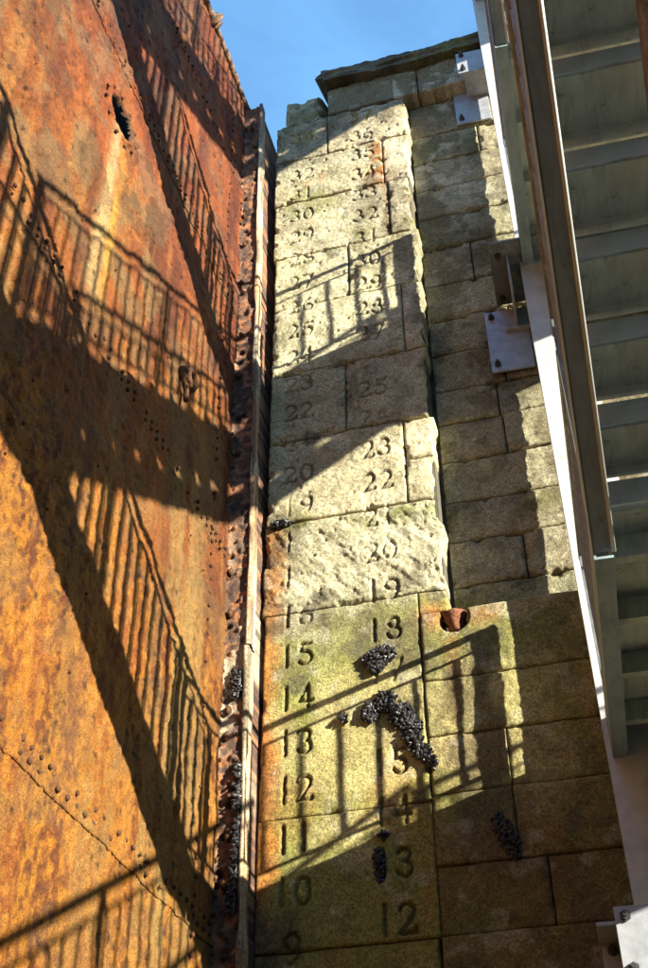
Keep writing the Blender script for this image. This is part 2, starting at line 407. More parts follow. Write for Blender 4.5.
for i in range(len(JL)-1):
    z1, z0 = JL[i], JL[i+1]
    hero = z1 > 1.2
    xl = -2.075 if z1 < 4.3 else (-2.10 if z1 < 8 else -2.12)
    if i == 0: xl = -2.085
    xe = XE if z0 > 4 else -1.06
    xs = [xl + rng.uniform(-.012, .012)] + LSPLIT.get(i, [-1.4]) + [xe + rng.uniform(-.015, .015)]
    if i == 9: stone(-1.058, XE, 4.05, 4.22, W, 'L', .011)
    for a, b in zip(xs[:-1], xs[1:]):
        if i == 0 and a > -1.7: continue
        if i in (7,) and a > -1.1:
            stone(a, b, 5.36, z1, W, 'L', .011); stone(a, b, z0, 5.36, W, 'L', .011); continue
        dig = hero and a < -1.1
        if i == 0: stone(a, b, z0, z1, W+.03, 'L', .012, False, .45, .10)
        else: stone(a, b, z0, z1, W, 'L', .0085 if dig else (.012 if hero else .05), dig)
# right-hand courses: set back above the ledge, flush below it
for i in range(len(JR)-1):
    z1, z0 = JR[i], JR[i+1]
    back = z0 >= 4.04
    yf = W + REC if back else W
    hero = z1 > 1.5
    r0 = rng.uniform(-.1, .3)
    if z0 > 9.9: xs = [-1.62, -.75+r0*.3, .42, 1.3]
    else: xs = [XE+.005, (r0 - .45) if rng.random() < .4 else .35+r0, 1.25+r0]
    if not back: xs[0] = -1.056
    if 2.4 < z0 < 3.0: xs = [-1.056, -.60, .4, 1.3]
    xs += [xs[-1]+.9, xs[-1]+1.8, xs[-1]+2.8, 6.4]
    for j, (a, b) in enumerate(zip(xs[:-1], xs[1:])):
        near = hero and a < .1
        yy = yf + (0 if near else 0)
        if z0 > 9.9: yy = W + .02
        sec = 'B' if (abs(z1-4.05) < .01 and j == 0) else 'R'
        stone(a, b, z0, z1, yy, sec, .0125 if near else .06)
mb = MB().box((-2.06, W+.05, 4.06), (XE-.02, W+.9, 10.0)).box((-2.06, W+.05, GROUND), (-1.08, W+.9, 4.056)); mb.box((XE-.02, W+REC+.06, GROUND), (6.35, W+1.0, 10.2))
mb.box((-4.6, W+.75, GROUND), (-2.06, W+1.0, 9.6))
o = mb.build('mortar_bed', M['mortar'], wall, loc=-WO)
# coping: a laminated overhanging slab with a broken left end
def slab_mesh(name, x0, x1, y0, y1, z0, z1, mat, res=.03, lam=6, tilt=0, seed=0, colr=((.05,.044,.03),(.125,.112,.075))):
    n = int((x1-x0)/res); m = lam*3
    per = [(y0, z0 + (z1-z0)*i/m) for i in range(m+1)] + [(y0+(y1-y0)*i/6, z1) for i in range(1, 7)] + [(y1, z1+(z0-z1)*i/4) for i in range(1, 5)] + [(y1+(y0-y1)*i/8, z0) for i in range(1, 8)]
    per = np.array(per); k = len(per)
    xs = np.linspace(x0, x1, n+1)
    P = np.zeros((n+1, k, 3)); cl = np.zeros((n+1, k, 3))
    for i, x in enumerate(xs):
        yy, zz = per[:,0].copy(), per[:,1].copy()
        xv = np.full(k, x)
        lay = np.floor((zz-z0)/(z1-z0)*lam*.999)
        off = (fbm(xv*1.0, lay*3.7+seed, 1.2, 3, 200)-.5)*.07 + (fbm(xv, zz, 30, 2, 201)-.5)*.02
        front = (yy < y0+.02)
        yy = yy - np.where(front, off, 0)
        zz = zz + (fbm(xv, yy*.3, 1.5, 3, 202)-.5)*.04 + (fbm(xv, yy*4, 9, 3, 208)-.5)*.015 + tilt*(x-x0)
        xe = xv + (np.where(i == 0, 1, 0))*(fbm(zz*3, lay, 6, 2, 203)-.5)*.15
        P[i,:,0] = xe; P[i,:,1] = yy; P[i,:,2] = zz
        t = fbm(xv, zz*8, 5, 3, 204+seed)
        cl[i] = mix(colr[0], colr[1], sst(.3,.7,t)); cl[i] = mix(cl[i], (.15,.16,.05), .6*sst(.52,.68,fbm(xv,yy,3,3,205)))
    V = P.reshape(-1,3); idx = np.arange(len(V)).reshape(n+1, k)
    a = idx[:-1]; b = idx[1:]
    F = np.stack([a, np.roll(a,-1,1), np.roll(b,-1,1), b], -1).reshape(-1,4)
    V = np.concatenate([V, P[0].mean(0)[None], P[-1].mean(0)[None]]); C = np.concatenate([cl.reshape(-1,3), [colr[0]], [colr[0]]])
    c0, c1 = len(V)-2, len(V)-1
    e0 = idx[0]; e1 = idx[-1]; T = []
    F = F.tolist()
    for j in range(k):
        j2 = (j+1) % k
        F.append([e0[j2], e0[j], c0, c0]); F.append([e1[j], e1[j2], c1, c1])
    F = [f if f[2] != f[3] else f[:3] for f in F]
    me = bpy.data.meshes.new(name); me.from_pydata(V.tolist(), [], F)
    at = me.color_attributes.new('col', 'FLOAT_COLOR', 'POINT')
    c4 = np.ones((len(V),4), np.float32); c4[:,:3] = C; at.data.foreach_set('color', c4.ravel())
    me.materials.append(mat); me.update(); return me
o = link('coping_slab', slab_mesh('coping_slab', -1.66, 1.6, W-.09, W+1.0, 10.43, 10.60, M['timber'], lam=3, tilt=-.03), wall, -WO)
o['label'] = 'dark layered slab capping the wall'

# the rest of the dock basin: far side, far end and the continuation of this side (all outside the picture)
def basin_wall(name, a, b, label):
    mb = MB(); (x0, y0), (x1, y1) = a, b; along_x = abs(x1-x0) > abs(y1-y0)
    nst = 6; hh = (10.6-GROUND)/nst
    for i in range(nst):      # stepped stone altars
        e = .22*(nst-1-i); za = GROUND + hh*i + (.002 if i else 0); zb = GROUND + hh*(i+1)
        if along_x: mb.box((x0, min(y0,y1)-e*(y0 > 0), za), (x1, max(y0,y1)+e*(y0 < 0), zb))
        else: mb.box((min(x0,x1)-e, y0, za), (max(x0,x1), y1, zb))
    o = mb.build(name, M['basin'], bevel=.03); tag(o, label, 'wall'); return o
basin_wall('basin_wall', (-2.3,-14.5), (70,-13.2), 'stepped stone basin wall across the dock, out of view behind the viewer')
basin_wall('basin_wall', (70.1,-14.5), (72,12), 'stepped stone wall closing the far end of the dock')
basin_wall('basin_wall', (7.9,W+1.5), (70,W+3), 'stepped stone basin wall continuing beyond the stair')

# rusted pin standing in the niche
mb = MB()
prof = [(0,.15),(.03,.155),(.055,.148),(.070,.125),(.073,.10),(.060,.08),(.05,.05),(.045,.0),(0,0)]
V = []; n = 14
for r_, h_ in prof:
    for j in range(n):
        th = 2*math.pi*j/n; q = 1 + rng.uniform(-.2, .2); V.append((r_*q*math.cos(th), r_*q*math.sin(th), h_))
F = [(i*n+j, i*n+(j+1) % n, (i+1)*n+(j+1) % n, (i+1)*n+j) for i in range(len(prof)-1) for j in range(n)]
pin = MB().add(V, F).build('mooring_pin', M['rustpin'], smooth=True, loc=(-.84, W+.07, 3.92))
tag(pin, 'rusty mushroom-headed pin standing in a round niche of the stone wall', 'pin')

# mussels growing on the pier
def mussels(cx, cz, rx, rz, n, label, yb=W, size=.019, tilt=0, seed=1):
    n = int(n*2.2)
    r_ = random.Random(seed); mb = MB()
    mb.blob((cx, yb+.004, cz), rx*.82, .022, rz*.82, 14, 8, Matrix.Rotation(-tilt, 3, 'Y'), .10, r_)
    for i in range(n):
        a = r_.uniform(0, 2*math.pi); q = math.sqrt(r_.random())*r_.uniform(.75, 1.05)
        u, v = q*math.cos(a)*rx, q*math.sin(a)*rz
        x = cx + u*math.cos(tilt) - v*math.sin(tilt); z = cz + u*math.sin(tilt) + v*math.cos(tilt)
        s_ = size*r_.uniform(.6, 1.25); out = .035*(1-q*q*.8)*r_.uniform(.5, 1.2)
        rot = Matrix.Rotation(r_.uniform(0, 6.3), 3, 'Y') @ Matrix.Rotation(r_.uniform(-1.1, 1.1), 3, 'X')
        mb.blob((x, yb - out, z), s_*.5, s_*.42, s_*1.05, 6, 4, rot, .12, r_)
    return mb, label
def cluster(parts, label, group='mussel clumps on the stone pier'):
    mb = MB()
    for p_ in parts: mb.add(p_[0].v, p_[0].f)
    c = sum((Vector(v) for v in mb.v), Vector())/len(mb.v); c.y = W
    mb.v = [tuple(Vector(v)-c) for v in mb.v]
    o = mb.build('mussel_clump', M['black'], loc=c); tag(o, label, 'mussels', group); return o
cluster([mussels(-1.35,3.77,.075,.07,46,'',seed=1), mussels(-1.29,3.79,.075,.07,40,'',seed=2), mussels(-1.34,3.71,.06,.05,22,'',seed=3)], 'rounded black mussel clump above the long one, between numerals 14 and 18')
cluster([mussels(-1.40,3.40,.05,.08,34,'',seed=4), mussels(-1.30,3.46,.08,.075,46,'',seed=5), mussels(-1.20,3.36,.08,.09,56,'',seed=6), mussels(-1.14,3.22,.065,.11,52,'',seed=7), mussels(-1.09,3.10,.06,.06,30,'',seed=8), mussels(-1.04,3.03,.045,.04,18,'',seed=9)], 'long straggling black mussel clump running down beside the right-hand numeral 15')
cluster([mussels(-1.56,3.385,.028,.03,10,'',seed=10)], 'tiny mussel clump left of the long straggling one')
cluster([mussels(-1.335,2.63,.032,.03,10,'',seed=11)], 'small dark mussel clump just under the right-hand numeral 14')
cluster([mussels(-1.37,2.47,.03,.11,34,'',seed=12)], 'narrow mussel clump filling the 1 of the right-hand numeral 13')
cluster([mussels(-.66,2.55,.06,.15,60,'',tilt=.35,seed=13)], 'slanting mussel clump in shade below the post shadow')
cluster([mussels(-1.98,4.965,.08,.03,26,'',yb=W-.005,seed=14)], 'small mussel clump on the stone joint next to the gap by the gate')

# ------------------------------------------------------------------ caisson gate
GC0, GTI, GYC = -2.198, .019, 5.82
gx = lambda z: GC0 - GTI*z
GTOP = 10.06
gate = empty('caisson_gate', (gx(GROUND), 1.0, GROUND)); GO = Vector((gx(GROUND), 1.0, GROUND))
tag(gate, 'tall rusty riveted iron dock gate left of the stone wall', 'gate')
HY, HZ = 3.575, 6.47
def rust_col(y, z):
    st = fbm(y, z, 5, 5, 301, 1, .10); st2 = fbm(y, z, 13, 4, 302, 1, .07); blot = fbm(y, z, 2.0, 5, 303); fine = fbm(y, z, 34, 5, 304, 1, .6, .62)
    c = mix((.17,.065,.028), (.34,.135,.038), sst(.30,.60,blot*.4+fine*.25+st*.35))
    c = mix(c, (.47,.20,.045), sst(.40,.66, .7*st + .3*fine)*.9)
    lowb = sst(4.6, 3.0, z + (blot-.5)*2 + (y-4)*.25)
    c = mix(c, (.66,.37,.045), lowb*sst(.36,.60,.6*fine+.4*st2)*.9)
    c = mix(c, (.50,.30,.12), .6*sst(.55,.70,st2))
    # paint remnants running down in pale streaks near the stem
    pale = sst(4.7,5.2,y)*sst(5.4,4.4,z)*sst(.40,.58,st) + .5*sst(.60,.70,st)*sst(.45,.6,fine)
    c = mix(c, (.47,.42,.26), np.clip(pale, 0, .5))
    gr = sst(4.6,5.0,y)*sst(5.55,5.35,y)*sst(4.9,4.3,z)*sst(1.4,2.4,z)*sst(.40,.55,st2)
    c = mix(c, (.37,.39,.26), np.clip(gr, 0, .38))
    # upper left: grey scale
    gs = sst(.47,.62,fbm(y,z,4,5,305))*(.35+.4*sst(4.0,5.6,z))
    c = mix(c, (.30,.255,.19), gs)
    rd = sst(4.3,5.0,y)*sst(5.2,6.4,z)*sst(.35,.6,fine)*.55
    c = mix(c, (.25,.085,.04), rd)
    # run-off below the drain hole
    yy = y - HY - (fbm(z*0+1, z, 2, 3, 306)-.5)*.12
    run = np.exp(-(yy/(.05+.03*sst(6.4,5,z)))**2)*sst(HZ-.02, HZ-.2, z)*sst(4.45, 5.2, z)*(.45 + .7*st2)
    c = mix(c, (.80,.84,.72), np.clip(run*1.1, 0, .62))
    c = mix(c, (.95,.68,.16), np.clip(np.exp(-((yy-.11)/.045)**2)*sst(HZ, HZ-.4, z)*sst(4.45,5.3,z)*.7, 0, .7))
    fl, idv = cell(y, z, 9, 307)
    c = mix(c, (.035,.022,.016), .8*sst(.20,.08,fl + (fine-.5)*.15)*(idv > .84))
    sc_ = sst(.49,.53,fbm(y,z,4.5,6,308,1,.8,.6)); c = mix(c, c*np.array([.50,.42,.42]), sc_*(.25+.4*sst(4.2,6.0,z)))
    sc2 = sst(.52,.55,fbm(y,z,9,5,309,1,.5,.6)); c = mix(c, c*np.array([1.25,1.2,1.1]), sc2*.6)
    tp_ = sst(5.0,7.5,z+(blot-.5)*3)[...,None]
    return c*(np.array([.43,.31,.155])*(1-tp_) + np.array([.42,.24,.15])*tp_)
def rust_h(y, z):
    h = (fbm(y,z,3,4,311)-.5)*.018 + (fbm(y,z,14,4,312)-.5)*.012 + (fbm(y,z,45,3,313)-.5)*.009
    fl, idv = cell(y + (fbm(y,z,9,2,316)-.5)*.05, z, 11, 314)
    h = h + .012*(idv-.5)*sst(.62,.42,fl)*sst(.42,.6,fbm(y,z,3,3,317)) - .014*sst(.26,.10,fl)*(idv > .86)
    h = h + (fbm(y,z,11,3,315,1,.12)-.5)*.009 + .006*sst(.49,.52,fbm(y,z,4.5,6,308,1,.8,.6)) + .006*sst(.52,.545,fbm(y,z,9,5,309,1,.5,.6))
    return h
def gate_patch(name, y0, y1, z0, z1, res, base=0., hole=False):
    ny = max(2, int((y1-y0)/res)); nz = max(2, int((z1-z0)/res))
    Y, Z = np.meshgrid(np.linspace(y0, y1, ny+1), np.linspace(z0, z1, nz+1))
    h = rust_h(Y, Z) + base
    h = h + .004*sst(.12, 0, Z-z0)          # lower lip of each strake laps over
    C = rust_col(Y, Z); keep = None
    if hole:
        d = np.hypot((Y-HY)/.15, (Z-HZ)/.125); d = d + (fbm(Y,Z,12,3,320)-.5)*.05
        h = h + .014*sst(1.3,1.15,d) - .03*sst(1.08,.96,d); keep = d > .93
        C = mix(C, (.05,.03,.02), sst(1.1,.98,d))
    X = GC0 - GTI*Z + h
    V = np.stack([X, Y, Z], -1).reshape(-1,3); Cc = C.reshape(-1,3)
    idx = np.arange(len(V)).reshape(nz+1, ny+1)
    F = np.stack([idx[:-1,:-1], idx[:-1,1:], idx[1:,1:], idx[1:,:-1]], -1).reshape(-1,4)
    if keep is not None: F = F[keep.reshape(-1)[F].all(1)]
    ring = np.concatenate([idx[0,:], idx[1:,-1], idx[-1,-2::-1], idx[-2:0:-1,0]])
    B = V[ring].copy(); B[:,0] = GC0 - GTI*B[:,2] - .03
    nb = len(V); V = np.concatenate([V, B]); Cc = np.concatenate([Cc, Cc[ring]])
    k = np.arange(len(ring)); k2 = (k+1) % len(ring)
    F = np.concatenate([F, np.stack([ring[k], nb+k, nb+k2, ring[k2]], -1)])
    return link(name, mesh_np(name, V, F, M['rust'], Cc, True), gate, -GO)
ZS = [GROUND, .15, 2.03, 4.50, 6.95, 8.6, GTOP]
for i in range(len(ZS)-1):
    z0, z1 = ZS[i], ZS[i+1]
    hi = z1 > 1.0
    b = .0 if i % 2 else .003
    gate_patch('hull_plate', 2.0, GYC, z0, z1-.0015, .0135 if hi else .05, b, hole=(i == 3))
    gate_patch('hull_plate', -2.0, 1.996, z0, z1-.0015, .07, b); gate_patch('hull_plate', -7.0, -2.004, z0, z1-.0015, .12, b)
# hull body behind the skin
mb = MB(); zt = GTOP-.03
mb.add([(gx(GROUND)-.04,-7,GROUND),(gx(GROUND)-.04,GYC,GROUND),(gx(GROUND)-2.2,GYC,GROUND),(gx(GROUND)-2.2,-7,GROUND),
        (gx(zt)-.42,-7,zt),(gx(zt)-.42,GYC,zt),(gx(zt)-2.2,GYC,zt),(gx(zt)-2.2,-7,zt)], [(0,3,2,1),(4,5,6,7),(0,1,5,4),(1,2,6,5),(2,3,7,6),(3,0,4,7)])
mb.build('hull_body', M['brown'], gate, loc=-GO)
# crusted top edge angle
Y = np.linspace(2.0, GYC, 300); nP = 10
P = []; Cc = []
for y in Y:
    r0 = .018 + .035*fbm(np.array([y]), np.array([1.]), 5, 3, 330)[0]
    bl = .05*math.exp(-((y-4.86)/.05)**2)*(1+.8*math.sin(y*90))
    for j in range(nP):
        th = 2*math.pi*j/nP; q = r0*(1+.6*(fbm(np.array([y*3]), np.array([j*.7]), 6, 2, 331)[0]-.5)) + bl
        P.append((gx(GTOP)+.01+q*math.cos(th), y, GTOP+q*math.sin(th)))
        Cc.append((.16,.075,.04) if rng.random() < .6 else (.24,.16,.10))
idx = np.arange(len(P)).reshape(len(Y), nP)
F = np.stack([idx[:-1], idx[1:], np.roll(idx[1:],-1,1), np.roll(idx[:-1],-1,1)], -1).reshape(-1,4)
link('top_edge', mesh_np('top_edge', np.array(P), F, M['rust'], np.array(Cc), True), gate, -GO)
# rivets along the seams
mb = MB(); r_ = random.Random(5)
def rivet(y, z, r=.016):
    mb.blob((gx(z)+.012, y, z), r*.9, r, r, 7, 4, None, .15, r_)
for zs in ZS[1:-1]:
    for row in (.05, .11):
        y = 2.4
        while y < GYC-.03:
            if r_.random() < .7: rivet(y, zs+row, r_.uniform(.010,.016))
            y += .085
for y in (GYC-.05, GYC-.34):
    z = 1.2
    while z < GTOP-.05:
        if r_.random() < .75: rivet(y, z, r_.uniform(.010,.016))
        z += .10
for k in range(11):
    a = 2*math.pi*k/11; rivet(HY+.22*math.cos(a), HZ+.19*math.sin(a), .014)
for k in range(60):
    y = r_.uniform(2.3, GYC-.05); z = r_.uniform(1.2, 9.9); rivet(y, z, r_.uniform(.005,.010))
o = mb.build('rivets', M['rivet'], gate, True, -GO); tag(o, kind='stuff')
# valve flange
mb = MB(); yv, zv = 4.86, 5.37
mb.tube([(gx(zv)+.0, yv, zv), (gx(zv)+.05, yv, zv)], .095, 16)
for k in range(8):
    a = 2*math.pi*k/8; mb.blob((gx(zv)+.055, yv+.075*math.cos(a), zv+.075*math.sin(a)), .022,.02,.02, 6,4, None,.2,r_)
ring = [(gx(zv)+.055, yv+.055*math.cos(2*math.pi*k/16), zv+.055*math.sin(2*math.pi*k/16)) for k in range(17)]
mb.tube(ring, .022, 6); mb.tube([(gx(zv)+.05,yv-.05,zv-.12),(gx(zv)+.06,yv-.06,zv-.26)], .018, 6)
mb.build('valve_flange', M['rivet'], gate, True, -GO)
# narrow welded strap near the stem
# end stem: plate facing the dock, seam angle, timber sealing strip
def stem_patch(name, xa, xb, z0, z1, y0, res, cfun, hfun, depth=.25, mat='rust'):
    nx = max(3, int((.3)/res)) if xb is None else max(3, int(abs(xb(5)-xa(5))/res)); nz = int((z1-z0)/res)
    T, Z = np.meshgrid(np.linspace(0,1,nx+1), np.linspace(z0,z1,nz+1))
    X = xa(Z)*(1-T) + xb(Z)*T
    h = hfun(X, Z, T)
    V = np.stack([X, y0-h, Z], -1).reshape(-1,3); C = cfun(X, Z, T).reshape(-1,3)
    idx = np.arange(len(V)).reshape(nz+1, nx+1)
    F = np.stack([idx[:-1,:-1], idx[:-1,1:], idx[1:,1:], idx[1:,:-1]], -1).reshape(-1,4)
    ring = np.concatenate([idx[0,:], idx[1:,-1], idx[-1,-2::-1], idx[-2:0:-1,0]])
    B = V[ring].copy(); B[:,1] = y0+depth
    nb = len(V); V = np.concatenate([V, B]); C = np.concatenate([C, C[ring]])
    k = np.arange(len(ring)); k2 = (k+1) % len(ring)
    F = np.concatenate([F, np.stack([ring[k], nb+k, nb+k2, ring[k2]], -1)])
    return link(name, mesh_np(name, V, F, M[mat], C, True), gate, -GO)
STOP = 10.02
xf = lambda z: -2.052 - .0187*(z-2)      # corner between the stem face and the timber's dock-facing side
def c_stem(X, Z, T):
    f1 = fbm(X, Z, 9, 4, 401, 1, .25); f2 = fbm(X, Z, 26, 4, 402)
    c = mix((.06,.036,.026), (.17,.085,.048), sst(.35,.65,f1*.5+f2*.5))
    c = mix(c, (.26,.11,.045), sst(.52,.68,f2)*.7)
    c = mix(c, (.27,.23,.155), sst(5.0,4.2,Z)*sst(2.6,3.4,Z)*sst(.36,.58,f1)*.85)
    c = mix(c, (.30,.27,.20), sst(.2,.05,T)*sst(.40,.6,f1)*.8)
    c = c*1.6
    pit, idv = cell(X, Z, 13, 403)
    c = mix(c, (.02,.017,.015), .9*sst(.42,.2,pit)*(idv > .88))
    c = mix(c, (.03,.024,.02), .75*sst(.64,.74,fbm(X,Z,14,4,406)))
    return c
def h_stem(X, Z, T):
    pit, idv = cell(X, Z, 13, 403)
    return (fbm(X,Z,8,4,404)-.5)*.02 + (fbm(X,Z,30,3,405)-.5)*.016 - .03*sst(.42,.15,pit)*(idv > .90) + .014*sst(.2,.12,T) + .02*sst(.6,.75,fbm(X,Z,18,3,406))
stem_patch('stem_plate', lambda z: gx(z)-.02, lambda z: xf(z)-.030, GROUND, STOP, GYC-.03, .012, c_stem, h_stem, .6)
def timber(z0, z1, dx):
    """squared timber: grain runs upright; front edge and dock-facing side are the lit faces"""
    res = .013; nz = max(2, int((z1-z0)/res)); per = []
    yA, yB = GYC-.055, GYC+.055
    pts = [(-.034, yB)] + [(-.034, yA+.01)] + [(-.034+.028*i/4, yA) for i in range(1, 4)] + [(-.003, yA+.004), (0, yA+.014)] + [(0, yA+.014+(yB-yA-.024)*i/9) for i in range(1, 9)] + [(-.002, yB-.008), (-.008, yB)]
    pts = np.array(pts); k = len(pts); Z = np.linspace(z0, z1, nz+1)
    U = np.arange(k)*.017
    UU, ZZ = np.meshgrid(U, Z)
    g = fbm(UU, ZZ, 45, 4, 411, 1, .03); b = fbm(UU, ZZ, 3, 4, 412); h = (fbm(UU,ZZ,50,3,414,1,.03)-.5)*.012 + (fbm(UU,ZZ,4,3,415)-.5)*.016 - .012*sst(.62,.75,fbm(UU,ZZ,9,3,416,1,.3))
    nrm = np.array([(-1,0)]*2 + [(0,-1)]*3 + [(.7,-.7)]*2 + [(1,0)]*8 + [(.7,.7)]*2)
    X = xf(ZZ) + dx + pts[None,:,0] + nrm[None,:,0]*h; Y = pts[None,:,1] + nrm[None,:,1]*h
    V = np.stack([X, Y, ZZ], -1).reshape(-1,3)
    c = mix((.28,.21,.12), (.55,.48,.34), sst(.38,.66,g*.6+b*.4))
    c = mix(c, (.30,.13,.05), .6*sst(.5,.66,fbm(UU,ZZ,2.2,4,418,1,.5))); c = mix(c, (.42,.22,.07), sst(3.2,2.4,ZZ)*.55*sst(.3,.6,b)); c = mix(c, (.10,.08,.05), .75*sst(.58,.70,fbm(UU,ZZ,12,4,413,1,.15)))
    c = mix(c, (.08,.06,.05), .75*sst(9.0,9.5,ZZ)*sst(.4,.6,g))
    idx = np.arange(len(V)).reshape(nz+1, k)
    F = np.stack([idx[:-1], np.roll(idx[:-1],-1,1), np.roll(idx[1:],-1,1), idx[1:]], -1).reshape(-1,4)
    me = mesh_np('timber_strip', V, F, M['timber'], c.reshape(-1,3), True)
    return link('timber_strip', me, gate, -GO)
for z0, z1, dx in ((GROUND,2.0,-.012),(2.004,3.86,-.012),(3.866,6.6,0),(6.606,STOP+.02,0)): timber(z0, z1, dx)
# bolt heads and growth on the stem
for z, t in ((4.45,.25),(4.12,.3),(3.42,.35),(3.25,.3),(2.86,.55),(2.62,.5),(2.35,.42),(5.5,.4),(6.3,.3),(7.4,.3),(7.9,.35),(8.3,.25),(6.75,.35)):
    x = gx(z)*(1-t) + (xf(z)-.04)*t; MB().blob((0,0,0), .02,.022,.026, 8,5,None,.35,r_).build('bolt_head', M['rivet'], gate, True, Vector((x, GYC-.05, z))-GO)
cluster([mussels(-2.13,zc,.026,.12,16,'',yb=GYC-.045,size=.019,seed=60+i) for i, zc in enumerate((2.28,2.45,2.62,2.80,2.97))], 'black shell growth low down the iron stem by the pale timber strip', 'shell growth on the gate')
cluster([mussels(-2.17,3.60,.04,.12,40,'',yb=GYC-.04,size=.014,seed=80)], 'small patch of shell growth higher on the iron stem', 'shell growth on the gate')

# ------------------------------------------------------------------ steel stair tower
PSI = .044
TO = Vector((.025, 4.0, GROUND))
tw = empty('stair_tower', TO, PSI)
tag(tw, 'galvanised steel zigzag stair bolted to the stone wall, seen from below', 'stair')
zz = lambda z: z - GROUND
ZL, H, YK = 3.05, 4.06, -.02
NR = 11; RUN = 3.26; GO_ = RUN/NR; RISE = (H/2)/NR; SL = (H/2)/RUN
XA, WD = 1.66, 1.02
YW = 1.86            # wall end of landings (local y)
YN = YK - RUN        # near landing edge
RH = 1.0
rail_r = .024
tread_me = MB().box((.001, 0, -.008), (WD-.118, GO_+.02, 0)).mesh('tread', M['soffit'])
tread_b = MB().box((.012, -.02, -.008), (WD-.118, GO_, 0)).box((.012, GO_-.07, -.045), (WD-.118, GO_-.064, -.0085)).tube([(.05,.06,-.022),(.05,.06,-.008)],.011,6).tube([(.05,GO_-.1,-.022),(.05,GO_-.1,-.008)],.011,6).mesh('tread', M['soffit'])
riser_me = MB().box((.001, 0, 0), (WD-.118, .006, RISE-.0125)).mesh('riser', M['riser'])
riser_b = MB().box((.012, 0, 0), (WD-.118, .006, RISE-.03)).box((.012,-.03,0),(WD-.118,0,.005)).mesh('riser', M['riser'])
bal_me = MB().tube([(0,0,0),(0,0,RH-.22)], .013, 6).mesh('baluster', M['rail'])
SP = .118
def stringer(x, y0, z0, y1, z1, mat, name='stringer', depth=.26, inner=1):
    """channel: web plus two flanges, running from (y0,z0) to (y1,z1); z is the nosing line"""
    mb = MB(); xw = x if inner > 0 else x+.075
    A = (xw+.004, y0, zz(z0)-depth/2+.02); B = (xw+.004, y1, zz(z1)-depth/2+.02)
    mb.prism(A, B, .004, depth/2)
    for dz in (-depth/2+.006, depth/2-.006):
        mb.prism((x+.04, y0, A[2]+dz), (x+.04, y1, B[2]+dz), .04, .006)
    return mb.build(name, mat, tw)
def railing(x, y0, z0, y1, z1, detailed, newels=()):
    """z on the walking line; slanted or level"""
    mb = MB(); f = lambda y: z0 + (z1-z0)*(y-y0)/(y1-y0)
    mb.tube([(x,y0,zz(z0)+RH),(x,y1,zz(z1)+RH)], rail_r, 10)
    mb.tube([(x,y0,zz(z0)+RH-.11),(x,y1,zz(z1)+RH-.11)], .011, 8)
    mb.tube([(x,y0,zz(z0)+.09),(x,y1,zz(z1)+.09)], .013, 8)
    for yn, wn in newels:
        mb.box((x-.02, yn-wn/2, zz(f(yn))-.1), (x+.02, yn+wn/2, zz(f(yn))+RH))
    o = mb.build('handrail', M['rail'], tw)
    n = int(abs(y1-y0)/SP); bal = None if detailed else MB()
    for i in range(1, n):
        y = y0 + (y1-y0)*i/n; z = zz(f(y))+.10
        if detailed: link('baluster', bal_me, o, (x, y, z))
        else: bal.tube([(x,y,z),(x,y,z+RH-.22)], .013, 5)
    if bal: tag(bal.build('balusters', M['rail'], o), kind='stuff')
    return o
def flight(x, z_low, y_low, y_high, detailed):
    """flight in lane x..x+WD; low end at y_low"""
    z_high = z_low + H/2; sg = 1 if y_high > y_low else -1
    a = (y_low, z_low+RISE*.4) ; b = (y_high, z_high)
    st = stringer(x+.02, a[0], a[1], b[0], b[1], M['stringer'], depth=.30, inner=1)
    MB().tube([(x+.104, a[0], zz(a[1])-.283), (x+.104, b[0], zz(b[1])-.283)], .010, 10).build('flange_lip', M['galv'], st, True)
    stringer(x+WD-.10, a[0], a[1], b[0], b[1], M['stringer'], depth=.22, inner=-1)
    for i in range(NR):
        zt = z_low + RISE*(i+1)
        yb = y_low + sg*GO_*i
        if i < NR-1: link('tread', tread_me if sg > 0 else tread_b, st, (x+.10, yb if sg > 0 else yb-GO_, zz(zt)))
        link('riser', riser_me if sg > 0 else riser_b, st, (x+.10, yb, zz(zt-RISE)+.004))
    if detailed:      # centre bearer under the treads
        mb = MB(); mb.prism((x+.47, a[0], zz(a[1])-.205), (x+.47, b[0], zz(b[1])-.205), .028, .045); mb.build('bearer', M['brown'], tw)
    nw = [(y_low+sg*.06, .055), ((y_low+y_high)/2, .045), (y_high-sg*.06, .055)]
    for xx, dt in ((x+.05, detailed), (x+WD-.05, False)):
        railing(xx, y_low, z_low+RISE*.6, y_high, z_high+RISE*.3, dt, nw)
